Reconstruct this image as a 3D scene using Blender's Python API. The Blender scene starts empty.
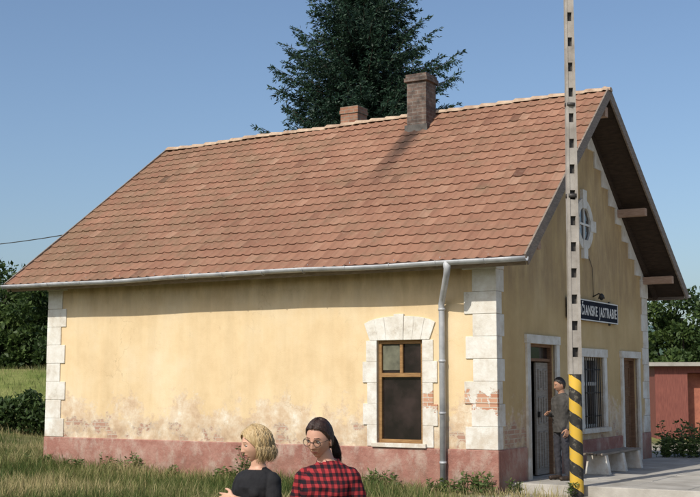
import bpy, bmesh, math, random
import numpy as np
from mathutils import Vector, Matrix, noise
random.seed(7); rng=np.random.default_rng(7)
scene=bpy.context.scene
COL=scene.collection
rad=math.radians

# ------------------------------------------------------------------ helpers
class Mat:
    def __init__(s,name,rough=0.8,spec=0.3):
        s.m=bpy.data.materials.new(name); s.m.use_nodes=True
        s.nt=s.m.node_tree; s.b=s.nt.nodes['Principled BSDF']
        s.b.inputs['Roughness'].default_value=rough
        s.b.inputs['Specular IOR Level'].default_value=spec
        s.tc=s.nt.nodes.new('ShaderNodeTexCoord')
    def n(s,t): return s.nt.nodes.new(t)
    def l(s,a,b): s.nt.links.new(a,b)
    def put(s,sock,v):
        if isinstance(v,bpy.types.NodeSocket): s.l(v,sock)
        elif isinstance(v,(tuple,list)) and len(v)==3 and sock.type=='RGBA': sock.default_value=tuple(v)+(1,)
        else: sock.default_value=v
    @property
    def obj(s): return s.tc.outputs['Object']
    def noise(s,scale,detail=4,rough=0.6,vec=None,dist=0.0):
        n=s.n('ShaderNodeTexNoise'); n.inputs['Scale'].default_value=scale
        n.inputs['Detail'].default_value=detail; n.inputs['Roughness'].default_value=rough
        n.inputs['Distortion'].default_value=dist
        s.l(vec if vec is not None else s.obj,n.inputs['Vector']); return n.outputs['Fac']
    def vmap(s,scale=(1,1,1),loc=(0,0,0),rot=(0,0,0),vec=None):
        n=s.n('ShaderNodeMapping'); n.inputs['Scale'].default_value=scale; n.inputs['Location'].default_value=loc
        n.inputs['Rotation'].default_value=rot
        s.l(vec if vec is not None else s.obj,n.inputs['Vector']); return n.outputs['Vector']
    def ramp(s,fac,stops):
        n=s.n('ShaderNodeValToRGB'); e=n.color_ramp.elements
        while len(e)<len(stops): e.new(0.5)
        for i,(p,c) in enumerate(stops):
            e[i].position=p
            e[i].color=c if isinstance(c,tuple) else (c,c,c,1)
        s.l(fac,n.inputs['Fac']); return n.outputs['Color']
    def mix(s,fac,a,b,mode='MIX'):
        n=s.n('ShaderNodeMix'); n.data_type='RGBA'; n.blend_type=mode
        s.put(n.inputs[0],fac); s.put(n.inputs[6],a); s.put(n.inputs[7],b); return n.outputs[2]
    def math(s,op,a,b=0.0,clamp=False):
        n=s.n('ShaderNodeMath'); n.operation=op; n.use_clamp=clamp
        s.put(n.inputs[0],a); s.put(n.inputs[1],b); return n.outputs[0]
    def xyz(s,vec=None):
        n=s.n('ShaderNodeSeparateXYZ'); s.l(vec if vec is not None else s.obj,n.inputs[0]); return n.outputs
    def comb(s,x,y,z):
        n=s.n('ShaderNodeCombineXYZ'); s.put(n.inputs[0],x); s.put(n.inputs[1],y); s.put(n.inputs[2],z); return n.outputs[0]
    def rng(s,v,a,b,c=0.0,d=1.0):
        n=s.n('ShaderNodeMapRange'); n.clamp=True
        s.put(n.inputs[0],v)
        for i,q in enumerate((a,b,c,d)): n.inputs[i+1].default_value=q
        return n.outputs[0]
    def brick(s,c1,c2,mo,bw=.28,rh=.075,ms=.008):
        x,y,z=s.xyz()[:3]
        br=s.n('ShaderNodeTexBrick'); s.l(s.comb(s.math('ADD',x,y),z,0.0),br.inputs['Vector']); br.inputs['Scale'].default_value=1.0
        br.inputs['Brick Width'].default_value=bw; br.inputs['Row Height'].default_value=rh; br.inputs['Mortar Size'].default_value=ms
        br.inputs['Color1'].default_value=c1; br.inputs['Color2'].default_value=c2; br.inputs['Mortar'].default_value=mo
        return br.outputs
    def attr(s,name):
        n=s.n('ShaderNodeAttribute'); n.attribute_name=name; return n.outputs
    def color(s,c): s.put(s.b.inputs['Base Color'],c)
    def bump(s,h,strength=0.3,dist=0.01):
        n=s.n('ShaderNodeBump'); n.inputs['Strength'].default_value=strength; n.inputs['Distance'].default_value=dist
        s.l(h,n.inputs['Height']); s.l(n.outputs[0],s.b.inputs['Normal'])

def simple(name,c1,c2=None,scale=6,rough=0.8,spec=0.3,bump=0.0,bs=60,metal=0.0,bd=0.005):
    m=Mat(name,rough,spec)
    c2=c2 or tuple(v*0.7 for v in c1[:3])+(1,)
    m.color(m.ramp(m.noise(scale,6),[(0.35,c2),(0.65,c1)])); m.b.inputs['Metallic'].default_value=metal
    if bump: m.bump(m.noise(bs,4),bump,bd)
    return m.m

class MB:
    def __init__(s): s.v=[]; s.f=[]; s.mi=[]; s.sm=[]
    def add(s,vs,fs,mi=0,sm=False):
        o=len(s.v); s.v+= [tuple(p) for p in vs]
        for f in fs: s.f.append([i+o for i in f]); s.mi.append(mi); s.sm.append(sm)
    def box(s,x0,x1,y0,y1,z0,z1,mi=0):
        v=[(x0,y0,z0),(x1,y0,z0),(x1,y1,z0),(x0,y1,z0),(x0,y0,z1),(x1,y0,z1),(x1,y1,z1),(x0,y1,z1)]
        s.add(v,[(0,3,2,1),(4,5,6,7),(0,1,5,4),(1,2,6,5),(2,3,7,6),(3,0,4,7)],mi)
    def hexa(s,a,b,mi=0):
        n=len(a); v=list(a)+list(b)
        fs=[tuple(reversed(range(n))),tuple(range(n,2*n))]+[(i,(i+1)%n,(i+1)%n+n,i+n) for i in range(n)]
        s.add(v,fs,mi)
    def tube(s,pts,rr,sides=8,mi=0,cap=True,sm=True,ell=1.0):
        pts=[Vector(p) for p in pts]
        if not hasattr(rr,'__len__'): rr=[rr]*len(pts)
        up=None; vs=[]
        for i,p in enumerate(pts):
            t=(pts[min(i+1,len(pts)-1)]-pts[max(i-1,0)])
            if t.length<1e-9: t=Vector((0,0,1))
            t.normalize()
            if up is None: up=Vector((1,0,0)) if abs(t.x)<0.9 else Vector((0,1,0))
            a=(up-t*up.dot(t))
            if a.length<1e-6: a=Vector((0,1,0))-t*t.y
            a.normalize(); up=a; b=t.cross(a)
            for k in range(sides):
                an=2*math.pi*k/sides
                vs.append(p+a*math.cos(an)*rr[i]+b*math.sin(an)*rr[i]*ell)
        fs=[]
        for i in range(len(pts)-1):
            for k in range(sides):
                k2=(k+1)%sides
                fs.append((i*sides+k,i*sides+k2,(i+1)*sides+k2,(i+1)*sides+k))
        if cap:
            fs.append(tuple(reversed(range(sides)))); fs.append(tuple(range((len(pts)-1)*sides,len(pts)*sides)))
        s.add(vs,fs,mi,sm)
    def sphere(s,c,r,seg=16,ring=10,mi=0,M=None):
        if not hasattr(r,'__len__'): r=(r,r,r)
        vs=[];fs=[]
        for i in range(ring+1):
            th=math.pi*i/ring
            for k in range(seg):
                ph=2*math.pi*k/seg
                p=Vector((math.sin(th)*math.cos(ph)*r[0],math.sin(th)*math.sin(ph)*r[1],math.cos(th)*r[2]))
                if M: p=M@p
                vs.append(p+Vector(c))
        for i in range(ring):
            for k in range(seg):
                k2=(k+1)%seg
                fs.append((i*seg+k,(i+1)*seg+k,(i+1)*seg+k2,i*seg+k2))
        s.add(vs,fs,mi,True)
    def obj(s,name,mats,parent=None,mw=None,bevel=0.0):
        me=bpy.data.meshes.new(name); me.from_pydata(s.v,[],s.f)
        for m in mats: me.materials.append(m)
        me.polygons.foreach_set('material_index',s.mi); me.polygons.foreach_set('use_smooth',s.sm)
        me.validate(); me.update()
        o=bpy.data.objects.new(name,me); COL.objects.link(o)
        if parent: o.parent=parent
        if mw is not None: o.matrix_world=mw
        if bevel:
            b=o.modifiers.new('bevel','BEVEL'); b.width=bevel; b.segments=2; b.limit_method='ANGLE'
        return o

def npmesh(name,verts,faces_n,k,mats,attrs=None,parent=None,smooth=False):
    me=bpy.data.meshes.new(name); nv=len(verts); nf=len(faces_n)
    me.vertices.add(nv); me.vertices.foreach_set('co',verts.astype(np.float32).ravel())
    me.loops.add(nf*k); me.loops.foreach_set('vertex_index',faces_n.astype(np.int32).ravel())
    me.polygons.add(nf); me.polygons.foreach_set('loop_start',np.arange(0,nf*k,k,dtype=np.int32))
    me.polygons.foreach_set('use_smooth',np.full(nf,smooth))
    for m in mats: me.materials.append(m)
    if attrs:
        for an,(dom,arr) in attrs.items():
            a=me.attributes.new(an,'FLOAT',dom); a.data.foreach_set('value',arr.astype(np.float32))
    me.update(calc_edges=True); me.validate()
    o=bpy.data.objects.new(name,me); COL.objects.link(o)
    if parent: o.parent=parent
    return o
def empty(name,mw=None):
    e=bpy.data.objects.new(name,None); COL.objects.link(e); e.empty_display_size=0.3
    if mw is not None: e.matrix_world=mw
    return e
def sstep(t):
    t=np.clip(t,0,1); return t*t*(3-2*t)

# ------------------------------------------------------------------ frame of the building
ANG=math.atan2(-0.507,0.862)
BX,BY=2.36,19.44
BM=Matrix.Translation((BX,BY,0))@Matrix.Rotation(ANG,4,'Z')
ex=np.array((math.cos(ANG),math.sin(ANG))); ey=np.array((-math.sin(ANG),math.cos(ANG)))
def toloc(x,y):
    dx=x-BX; dy=y-BY
    return dx*ex[0]+dy*ex[1], dx*ey[0]+dy*ey[1]
L=9.84; W=8.3; RZ=7.38; EZ=3.72; OV=0.55; GR=0.75; GL=0.65
SL=(RZ-EZ)/(W/2+OV)
RX0,RX1=-L-GL,GR
slopeL=math.hypot(W/2+OV,RZ-EZ)
cosS=(W/2+OV)/slopeL; sinS=(RZ-EZ)/slopeL
def wx(x,s):
    t=s/slopeL
    return x+t*(.28*min(max((RX1-x)/(RX1-RX0),0),1)-.14*min(max((x-RX0)/(RX1-RX0),0),1))
def wz(x,s):
    return -.13*(s/slopeL)*min(max((RX1-x)/(RX1-RX0),0),1)

# ------------------------------------------------------------------ materials
def plaster():
    m=Mat('yellow_plaster',0.95,0.12)
    x,y,z=m.xyz()[:3]
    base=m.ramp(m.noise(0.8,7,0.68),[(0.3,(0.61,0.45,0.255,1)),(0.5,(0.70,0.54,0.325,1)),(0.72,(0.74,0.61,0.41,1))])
    base=m.mix(m.rng(x,-.2,.0,0,.8),base,m.ramp(m.noise(.9,7,.68),[(.3,(.43,.30,.135,1)),(.55,(.53,.385,.19,1)),(.75,(.60,.46,.26,1))]))  # gable side darker and yellower: its shade is put into the plaster colour
    st=m.ramp(m.noise(1.0,5,0.6,m.vmap((4,4,0.3))),[(0.35,0.86),(0.6,1.0)])
    base=m.mix(0.5,base,st,'MULTIPLY')
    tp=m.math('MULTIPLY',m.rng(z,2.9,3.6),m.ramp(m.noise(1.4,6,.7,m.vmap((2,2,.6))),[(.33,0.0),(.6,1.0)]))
    base=m.mix(m.math('MULTIPLY',tp,.55),base,(.25,.17,.11,1))  # under-eave shade painted in, blotched like grime near the wall top
    sp=m.ramp(m.noise(7,8,.75),[(.58,0.0),(.70,1.0)]); base=m.mix(m.math('MULTIPLY',sp,.25),base,(.40,.30,.20,1))
    n1=m.noise(1.35,10,0.76); h=m.rng(z,0.7,2.1,0.27,-0.14)
    a=m.math('ADD',n1,h); pale=m.rng(a,0.56,0.62)
    palec=m.ramp(m.noise(3.2,9,.74),[(0.33,(0.42,0.29,0.20,1)),(0.46,(0.56,0.42,0.29,1)),(0.58,(0.66,0.57,0.44,1)),(0.68,(0.78,0.75,0.68,1))])
    col=m.mix(m.math('MULTIPLY',pale,0.78),base,palec)
    br=m.brick((0.36,0.18,0.13,1),(0.48,0.29,0.21,1),(0.50,0.44,0.36,1))
    n2=m.noise(1.7,8,0.68,m.vmap(loc=(3.7,1.2,5.1))); h2=m.rng(z,0.95,1.5,0.10,-0.2)
    nb_=m.math('ADD',n2,h2)
    rim=m.math('MULTIPLY',m.rng(nb_,0.61,0.63),.55); col=m.mix(rim,col,(.50,.42,.33,1))
    bm_=m.rng(nb_,0.645,0.66)
    col=m.mix(m.math('MULTIPLY',bm_,0.8),col,br['Color'])
    v=m.n('ShaderNodeTexVoronoi'); v.feature='DISTANCE_TO_EDGE'; v.inputs['Scale'].default_value=.9
    dd=m.n('ShaderNodeVectorMath'); dd.operation='ADD'; m.l(m.obj,dd.inputs[0])
    nn=m.n('ShaderNodeTexNoise'); nn.inputs['Scale'].default_value=2.5; nn.inputs['Detail'].default_value=5; m.l(m.obj,nn.inputs['Vector']); m.l(nn.outputs['Color'],dd.inputs[1]); m.l(dd.outputs[0],v.inputs['Vector'])
    ck=m.math('MULTIPLY',m.rng(v.outputs['Distance'],0.0,.006,1,0),m.ramp(m.noise(.7,3),[(.48,0.0),(.6,1.0)]))
    col=m.mix(m.math('MULTIPLY',ck,.45),col,(.3,.2,.12,1))
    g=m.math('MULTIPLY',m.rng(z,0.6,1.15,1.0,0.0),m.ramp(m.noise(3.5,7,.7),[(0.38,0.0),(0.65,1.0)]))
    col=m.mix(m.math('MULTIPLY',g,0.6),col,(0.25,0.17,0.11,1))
    m.color(col)
    hh=m.math('ADD',m.math('MULTIPLY',m.noise(60,5),0.5),m.math('ADD',m.math('MULTIPLY',m.noise(3,4),1.2),m.math('MULTIPLY',bm_,-1.2)))
    m.bump(hh,0.4,0.013); return m.m
def white_trim():
    m=Mat('white_plaster',0.9,0.15); x,y,z=m.xyz()[:3]
    base=m.ramp(m.noise(3.2,8,0.75),[(0.28,(0.42,0.37,0.30,1)),(0.45,(0.64,0.61,0.54,1)),(0.62,(0.74,0.73,0.68,1))])
    dr=m.math('MULTIPLY',m.rng(z,.6,2.0,1,.3),m.ramp(m.noise(2.6,7,.72),[(.42,0.0),(.60,1.0)]))
    base=m.mix(m.math('MULTIPLY',dr,.7),base,(.48,.39,.29,1))
    zz=m.math('ABSOLUTE',m.math('SUBTRACT',z,1.47))
    msk=m.rng(m.math('ADD',m.noise(4,6,0.65,m.vmap(loc=(1.3,0,0))),m.rng(zz,0.08,0.36,0.19,-0.14)),0.60,0.63)
    msk=m.math('MULTIPLY',msk,m.math('MULTIPLY',m.rng(y,.03,.06,1,0),m.rng(x,-1.35,-1.3)))
    br=m.brick((0.44,0.21,0.13,1),(0.55,0.33,0.22,1),(0.52,0.45,0.36,1))
    m.color(m.mix(msk,base,br['Color'])); m.bump(m.math('ADD',m.noise(25,6,.7),m.math('MULTIPLY',msk,-.8)),0.5,0.012); return m.m
def plinth_m():
    m=Mat('red_plinth_paint',0.9,0.2); x,y,z=m.xyz()[:3]
    b=m.ramp(m.noise(1.3,8,0.75),[(0.3,(0.22,0.10,0.08,1)),(0.48,(0.33,0.155,0.12,1)),(0.68,(0.44,0.26,0.205,1))])
    f=m.ramp(m.noise(4,8,0.75,m.vmap((1,1,0.7))),[(0.48,0.0),(0.64,1.0)])
    b=m.mix(m.math('MULTIPLY',f,0.65),b,(0.48,0.38,0.31,1))
    g=m.math('MULTIPLY',m.rng(z,0.0,0.55,1.0,0.0),m.ramp(m.noise(4,5),[(0.35,0.2),(0.65,1.0)]))
    b=m.mix(m.math('MULTIPLY',g,0.65),b,(0.17,0.13,0.09,1))
    m.color(b); m.bump(m.noise(18,7,.7),0.7,0.025); return m.m
def roof_m():
    m=Mat('clay_roof_tiles',0.95,0.1)
    t=m.attr('tv')[2]
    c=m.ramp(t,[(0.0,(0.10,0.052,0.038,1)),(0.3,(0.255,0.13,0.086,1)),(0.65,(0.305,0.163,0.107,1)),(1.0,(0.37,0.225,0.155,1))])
    n=m.ramp(m.noise(0.45,6,0.65),[(0.35,0.80),(0.65,1.08)])
    c=m.mix(0.8,c,n,'MULTIPLY')
    x,y,z=m.xyz()[:3]
    li=m.math('ADD',m.noise(1.6,8,0.75),m.rng(x,-10.5,-3.5,0.10,-0.02))
    c=m.mix(m.math('MULTIPLY',m.rng(li,0.48,0.68),0.55),c,(0.18,0.135,0.085,1))
    lt=m.ramp(m.noise(9,7,.75),[(.55,0.0),(.7,1.0)]); c=m.mix(m.math('MULTIPLY',lt,.3),c,(.42,.32,.24,1))
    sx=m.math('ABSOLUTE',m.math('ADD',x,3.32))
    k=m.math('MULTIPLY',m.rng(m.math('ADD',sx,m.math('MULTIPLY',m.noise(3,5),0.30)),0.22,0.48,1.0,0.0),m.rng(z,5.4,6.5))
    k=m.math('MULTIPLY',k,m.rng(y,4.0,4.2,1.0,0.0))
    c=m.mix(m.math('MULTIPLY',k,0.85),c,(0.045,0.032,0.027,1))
    m.color(c); m.bump(m.noise(40,4),0.3,0.01); return m.m
def brick_m(name,c1,c2,mort,soot=0.5):
    m=Mat(name,0.9,0.2)
    br=m.brick(c1,c2,mort,.24,.075,.009)
    s=m.ramp(m.noise(5,6,0.7),[(0.35,0.0),(0.65,1.0)])
    m.color(m.mix(m.math('MULTIPLY',s,soot),br['Color'],(0.035,0.03,0.028,1)))
    m.bump(m.math('ADD',br['Fac'],m.math('MULTIPLY',m.noise(40,4),-0.5)),-0.5,0.01); return m.m
def wood(name,c1,c2,ax=(2,2,14),rough=0.7):
    m=Mat(name,rough,0.25)
    m.color(m.ramp(m.noise(3,6,0.6,m.vmap(ax)),[(0.3,c2),(0.7,c1)])); m.bump(m.noise(6,5,0.6,m.vmap(ax)),0.3,0.005); return m.m
PL=plaster(); WT=white_trim(); PLI=plinth_m(); RF=roof_m()
RIDGE=simple('ridge_tile_clay',(0.52,0.40,0.29,1),(0.32,0.22,0.155,1),5,0.9,.15,bump=0.3)
CH1=brick_m('sooty_brick',(0.15,0.10,0.08,1),(0.21,0.15,0.12,1),(0.22,0.195,0.17,1),0.85)
CH2=brick_m('red_brick',(0.34,0.15,0.09,1),(0.42,0.22,0.14,1),(0.32,0.26,0.2,1),0.5)
SOF=wood('dark_soffit_wood',(0.06,0.04,0.027,1),(0.027,0.018,0.013,1))
BARGE=wood('weathered_barge_board',(0.28,0.225,0.18,1),(0.14,0.11,0.085,1))
PUR=wood('pale_purlin_wood',(0.46,0.32,0.24,1),(0.30,0.19,0.13,1))
WINW=wood('ochre_window_wood',(0.34,0.20,0.08,1),(0.19,0.10,0.04,1))
DOORW=wood('brown_door_wood',(0.24,0.135,0.075,1),(0.13,0.07,0.04,1))
DOORG=wood('grey_door_paint',(0.36,0.32,0.27,1),(0.22,0.19,0.16,1))
ZINC=simple('zinc_gutter',(0.48,0.49,0.50,1),(0.30,0.31,0.325,1),4,0.6,0.4,metal=0.15)
LEAD=simple('dark_flashing',(0.12,0.11,0.10,1),(0.06,0.055,0.05,1),6,.8)
CONC=simple('concrete',(0.45,0.425,0.38,1),(0.29,0.27,0.235,1),1.7,0.95,.15,bump=0.5,bs=40,bd=.01)
POLEC=simple('pole_concrete',(0.40,0.37,0.33,1),(0.25,0.225,0.195,1),3.0,0.9,bump=0.5,bs=40)
BLACK=simple('flue_dark',(0.03,0.03,0.03,1),(0.02,0.02,0.02,1),5,0.6)
IRON=simple('dark_iron',(0.06,0.055,0.05,1),(0.03,0.028,0.026,1),8,0.5)
WPAINT=simple('white_paint',(0.78,0.77,0.73,1),(0.62,0.60,0.55,1),6,0.6)
NAVY=simple('sign_dark_enamel',(0.018,0.022,0.035,1),(0.012,0.014,0.022,1),6,0.8,0.1)
def glass_m():
    m=Mat('window_glass',0.06,0.6); m.color(m.ramp(m.noise(2.2,3),[(0.4,(0.012,0.010,0.010,1)),(0.7,(0.04,0.028,0.027,1))]))
    m.bump(m.noise(2.5,2),0.08,0.02); return m.m
GLASS=glass_m()
CURT=simple('faded_curtain',(.17,.17,.12,1),(.09,.09,.065,1),5,.9)
INT=simple('dim_interior',(0.10,0.08,0.06,1),(0.05,0.04,0.03,1),2)

# ------------------------------------------------------------------ station building
ST=empty('station_building',BM)
def wall_holes(mb,u0,u1,z0,z1,holes,mapf,th,mi=0):
    us=sorted(set([u0,u1]+[h[0] for h in holes]+[h[1] for h in holes]))
    zs=sorted(set([z0,z1]+[h[2] for h in holes]+[h[3] for h in holes]))
    def inh(a,b,c,d): return any(a>=h[0]-1e-6 and b<=h[1]+1e-6 and c>=h[2]-1e-6 and d<=h[3]+1e-6 for h in holes)
    for a,b in zip(us,us[1:]):
        for c,d in zip(zs,zs[1:]):
            if inh(a,b,c,d): continue
            mb.add([mapf(a,0,c),mapf(b,0,c),mapf(b,0,d),mapf(a,0,d)],[(0,1,2,3)],mi)
            mb.add([mapf(a,th,c),mapf(b,th,c),mapf(b,th,d),mapf(a,th,d)],[(3,2,1,0)],mi)
    for a,b,c,d in holes:
        q=[(a,c),(b,c),(b,d),(a,d)]
        for i in range(4):
            p,r=q[i],q[(i+1)%4]
            mb.add([mapf(p[0],0,p[1]),mapf(r[0],0,r[1]),mapf(r[0],th,r[1]),mapf(p[0],th,p[1])],[(3,2,1,0)],mi)
mb=MB()
FW=(-2.20,-1.33,0.74,2.46)
D1=(1.38,2.62,0.12,2.42); GW=(4.05,5.25,0.88,2.24); D2=(6.5,7.5,0.12,2.26)
wall_holes(mb,-L,0,-0.3,4.02,[FW],lambda u,t,z:(u,t,z),0.4)
wall_holes(mb,0,W,-0.3,4.02,[D1,GW,D2],lambda u,t,z:(-t,u,z),0.4)
mb.add([(0,0,4.02),(0,W,4.02),(0,W/2,RZ-0.17)],[(0,1,2)],0)
mb.add([(-L,0,-.3),(-L,W,-.3),(-L,W,3.98),(-L,W/2,RZ-0.33),(-L,0,3.98)],[(4,3,2,1,0)],0)
mb.add([(0,W,-.3),(-L,W,-.3),(-L,W,4.02),(0,W,4.02)],[(0,1,2,3)],0)
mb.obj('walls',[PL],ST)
mb=MB()
mb.add([(-L,0.4,.14),(-.4,.4,.14),(-.4,W,.14),(-L,W,.14)],[(0,1,2,3)],0)
mb.add([(-L,0.4,3.6),(-.4,.4,3.6),(-.4,W,3.6),(-L,W,3.6)],[(3,2,1,0)],0)
mb.box(-3.2,-3.1,.45,W-.1,.15,3.59,0)
mb.obj('interior_rooms',[INT],ST)
mb=MB(); P=0.035; PZ=0.67
mb.box(-L-P,P,-P,0.05,-0.35,PZ)
for a,b in ((0.05,D1[0]-.18),(D1[1]+.18,D2[0]-.16),(D2[1]+.16,W+P)):
    mb.box(-0.05,P,a,b,-0.35,PZ)
mb.box(-L-P,-L+.05,.05,W+P,-.35,PZ); mb.box(-L+.05,-.05,W-.05,W+P,-.35,PZ)
mb.obj('plinth',[PLI],ST,bevel=0.018)
mb=MB()
def quoin(side):
    z=PZ+0.004; i=0
    while z<3.98:
        h=0.365; z1=min(z+h-0.003,3.99); j=random.uniform(-.03,.03)
        w=(0.56 if i%2==0 else 0.43)+j; w2=0.20 if i%2==0 else 0.30
        if i>=8: w=0.58; w2=0.28
        p=0.024+random.uniform(-.002,.002) if i<8 else 0.040
        if side=='near': mb.box(-w,p,-p,w2,z,z1)
        elif side=='left': mb.box(-L-p,-L+w*0.85,-p,w2,z,z1)
        else: mb.box(-0.3,p,W-w*.75,W+p,z,z1)
        z+=h; i+=1
quoin('near'); quoin('left'); quoin('far')
mb.obj('corner_quoins',[WT],ST,bevel=0.009)
mb=MB(); a,b,c,d=FW
def tooth(mb,inner,sgn,z0,z1,wl,ws):
    n=max(1,round((z1-z0)/0.36)); h=(z1-z0)/n
    for i in range(n):
        w=(wl if i%2 else ws)+random.uniform(-.015,.015)
        u0,u1=(inner-w,inner) if sgn<0 else (inner,inner+w)
        mb.box(u0,u1,-0.024-.0015*(i%2),0.03,z0+i*h+.0007,z0+(i+1)*h-.0007)
tooth(mb,a,-1,PZ+.01,d,0.27,0.20); tooth(mb,b,1,PZ+.01,d,0.27,0.20)
cx=(a+b)/2
K=7; hw=.68
def atop(u): return d+.24+.17*math.sqrt(max(0,1-(u/(hw*1.05))**2))
def bt(u): return d+.003
us=[hw*(-1+2*i/K) for i in range(K+1)]
for i in range(K):
    u0,u1=us[i]*.84,us[i+1]*.84; U0,U1=us[i],us[i+1]
    pr=.027+.002*(i%2) if i!=K//2 else .042; e=.035 if i==K//2 else 0
    p=[(cx+u0+.0007,bt(u0)),(cx+u1-.0007,bt(u1)),(cx+U1-.0007,atop(U1)+e),(cx+(U0+U1)/2,atop((U0+U1)/2)+e),(cx+U0+.0007,atop(U0)+e)]
    mb.hexa([(q[0],-pr,q[1]) for q in p],[(q[0],0.03,q[1]) for q in p])
mb.box(a-.08,b+.08,-.075,0.03,c-.07,c-.002)
mb.obj('front_window_surround',[WT],ST,bevel=0.006)
def window(name,u0,u1,z0,z1,mapb,frame,transom,mull,depth=0.14,fw=0.06):
    mb=MB()
    def B(a,b,c,d,t0,t1,mi=0): mapb(mb,a,b,t0,t1,c,d,mi)
    B(u0,u0+fw,z0,z1,depth-.05,depth+.03); B(u1-fw,u1,z0,z1,depth-.05,depth+.03)
    B(u0+fw,u1-fw,z1-fw,z1,depth-.05,depth+.03); B(u0+fw,u1-fw,z0,z0+fw,depth-.05,depth+.03)
    zt=z0+(z1-z0)*transom
    B(u0+fw,u1-fw,zt-.035,zt+.035,depth-.06,depth+.025)
    for k in range(1,mull+1):
        um=u0+(u1-u0)*k/(mull+1)
        if name!='front_window': B(um-.028,um+.028,z0+fw,zt-.035,depth-.045,depth+.02)
        B(um-.028,um+.028,zt+.035,z1-fw,depth-.045,depth+.02)
    B(u0+fw,u1-fw,z0+fw,zt-.035,depth,depth+.008,1); B(u0+fw,u1-fw,zt+.035,z1-fw,depth,depth+.008,1)
    return mb.obj(name,[frame,GLASS],ST,bevel=0.004)
window('front_window',*FW,lambda m,a,b,t0,t1,c,d,mi:m.box(a,b,t0,t1,c,d,mi),WINW,0.66,1,0.10)
mb=MB(); mb.box(a+.07,cx-.04,.085,.095,d-.5,d-.08); mb.obj('taped_pane',[CURT],ST)
GWm=lambda m,a,b,t0,t1,c,d,mi:m.box(-t1,-t0,a,b,c,d,mi)
window('gable_window',*GW,GWm,WPAINT,0.62,1,0.16)
mb=MB()
for k in range(11):
    y=GW[0]+.06+k*(GW[1]-GW[0]-.12)/10; mb.tube([(-.035,y,GW[2]),(-.035,y,GW[3])],.011,6)
for z in (1.1,1.55,2.0): mb.box(-.048,-.040,GW[0],GW[1],z-.012,z+.012)
mb.obj('window_bars',[IRON],ST)
mb=MB()
for (u0,u1,z0,z1,w) in ((*D1,0.15),(GW[0],GW[1],GW[2],GW[3],0.16),(*D2,0.14)):
    zb=z0 if z0>0.3 else 0.1
    mb.box(-0.03,0.04,u0-w,u0,zb,z1); mb.box(-0.03,0.04,u1,u1+w,zb,z1)
    mb.box(-0.03,0.05,u0-w-.03,u1+w+.03,z1+.002,z1+w)
mb.box(-.03,.09,GW[0]-.2,GW[1]+.2,GW[2]-.09,GW[2]-.003)
yc,zc=4.25,4.80
R0,R1=0.33,0.50
for k in range(24):
    t0=2*math.pi*k/24; t1=2*math.pi*(k+1)/24
    p=[(yc+r*math.sin(t),zc+r*math.cos(t)) for t,r in ((t0,R0),(t1,R0),(t1,R1),(t0,R1))]
    mb.hexa([(0.05,q[0],q[1]) for q in p],[(-.02,q[0],q[1]) for q in p])
for s in (-1,1):
    mb.box(-.02,.065,yc-.11,yc+.11,*(sorted((zc+s*(R0-.02),zc+s*(R1+.17)))))
    mb.box(-.02,.065,*(sorted((yc+s*(R0-.02),yc+s*(R1+.12)))),zc-.11,zc+.11)
def zu(y): return RZ-0.18-abs(y-W/2)*SL
st=0.42
for sg in (-1,1):
    for k in range(10):
        ya=W/2+sg*(k*st+0.0); yb=W/2+sg*min((k+1)*st-.004,W/2)
        zb=zu(yb)-0.20
        p=[(ya,zu(ya)),(ya,zb),(yb,zb),(yb,zu(yb))]
        mb.hexa([(0.03,q[0],q[1]) for q in p],[(-.01,q[0],q[1]) for q in p])
mb.obj('gable_trim',[WT],ST)
mb=MB()
pts=[(0.012,yc+R0*math.sin(2*math.pi*k/24),zc+R0*math.cos(2*math.pi*k/24)) for k in range(24)]
mb.add(pts,[tuple(range(24))],0)
mb.box(.014,.04,yc-.02,yc+.02,zc-R0,zc+R0,1); mb.box(.014,.036,yc-R0,yc+R0,zc-.02,zc+.02,1)
mb.obj('round_window',[GLASS,WPAINT],ST)
def door(name,u0,u1,z0,z1,mat,x=-0.18):
    mb=MB()
    mb.box(x-.04,x,u0,u1,z0,z1); w=u1-u0
    for (za,zb) in ((z0+.12,z0+.75),(z0+.88,z0+1.35),(z0+1.48,z1-.12)):
        for (ua,ub) in ((u0+.08,u0+w/2-.04),(u0+w/2+.04,u1-.08)):
            f=.03
            mb.box(x,x+.018,ua,ub,za,za+f); mb.box(x,x+.018,ua,ub,zb-f,zb); mb.box(x,x+.018,ua,ua+f,za+f,zb-f); mb.box(x,x+.018,ub-f,ub,za+f,zb-f)
    mb.box(x,x+.05,u0+.05,u0+.07,z0+1.0,z0+1.1,1)
    return mb.obj(name,[mat,IRON],ST,bevel=0.003)
door('entrance_door_leaf',2.0,D1[1]-.05,D1[2]+.02,2.1,DOORG,-0.12)
door('service_door',D2[0]+.05,D2[1]-.05,D2[2]+.02,D2[3]-.05,DOORW,-0.14)
mb=MB()
for (u0,u1,z0,z1) in (D1,D2):
    mb.box(-.2,-.06,u0+.001,u0+.05,z0,z1-.051); mb.box(-.2,-.06,u1-.05,u1-.001,z0,z1-.051); mb.box(-.2,-.06,u0+.001,u1-.001,z1-.05,z1-.001)
mb.box(-.19,-.07,D1[0]+.05,D1[1]-.05,2.12,2.17)
mb.box(-.14,-.13,D1[0]+.05,D1[1]-.05,2.17,D1[3]-.05,1)
mb.obj('door_frames',[DOORW,GLASS],ST)
mb=MB(); mb.box(-.4,.02,D1[0],D1[1],-.1,.125); mb.box(-.4,.02,D2[0],D2[1],-.1,.125); mb.obj('thresholds',[CONC],ST)

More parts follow.
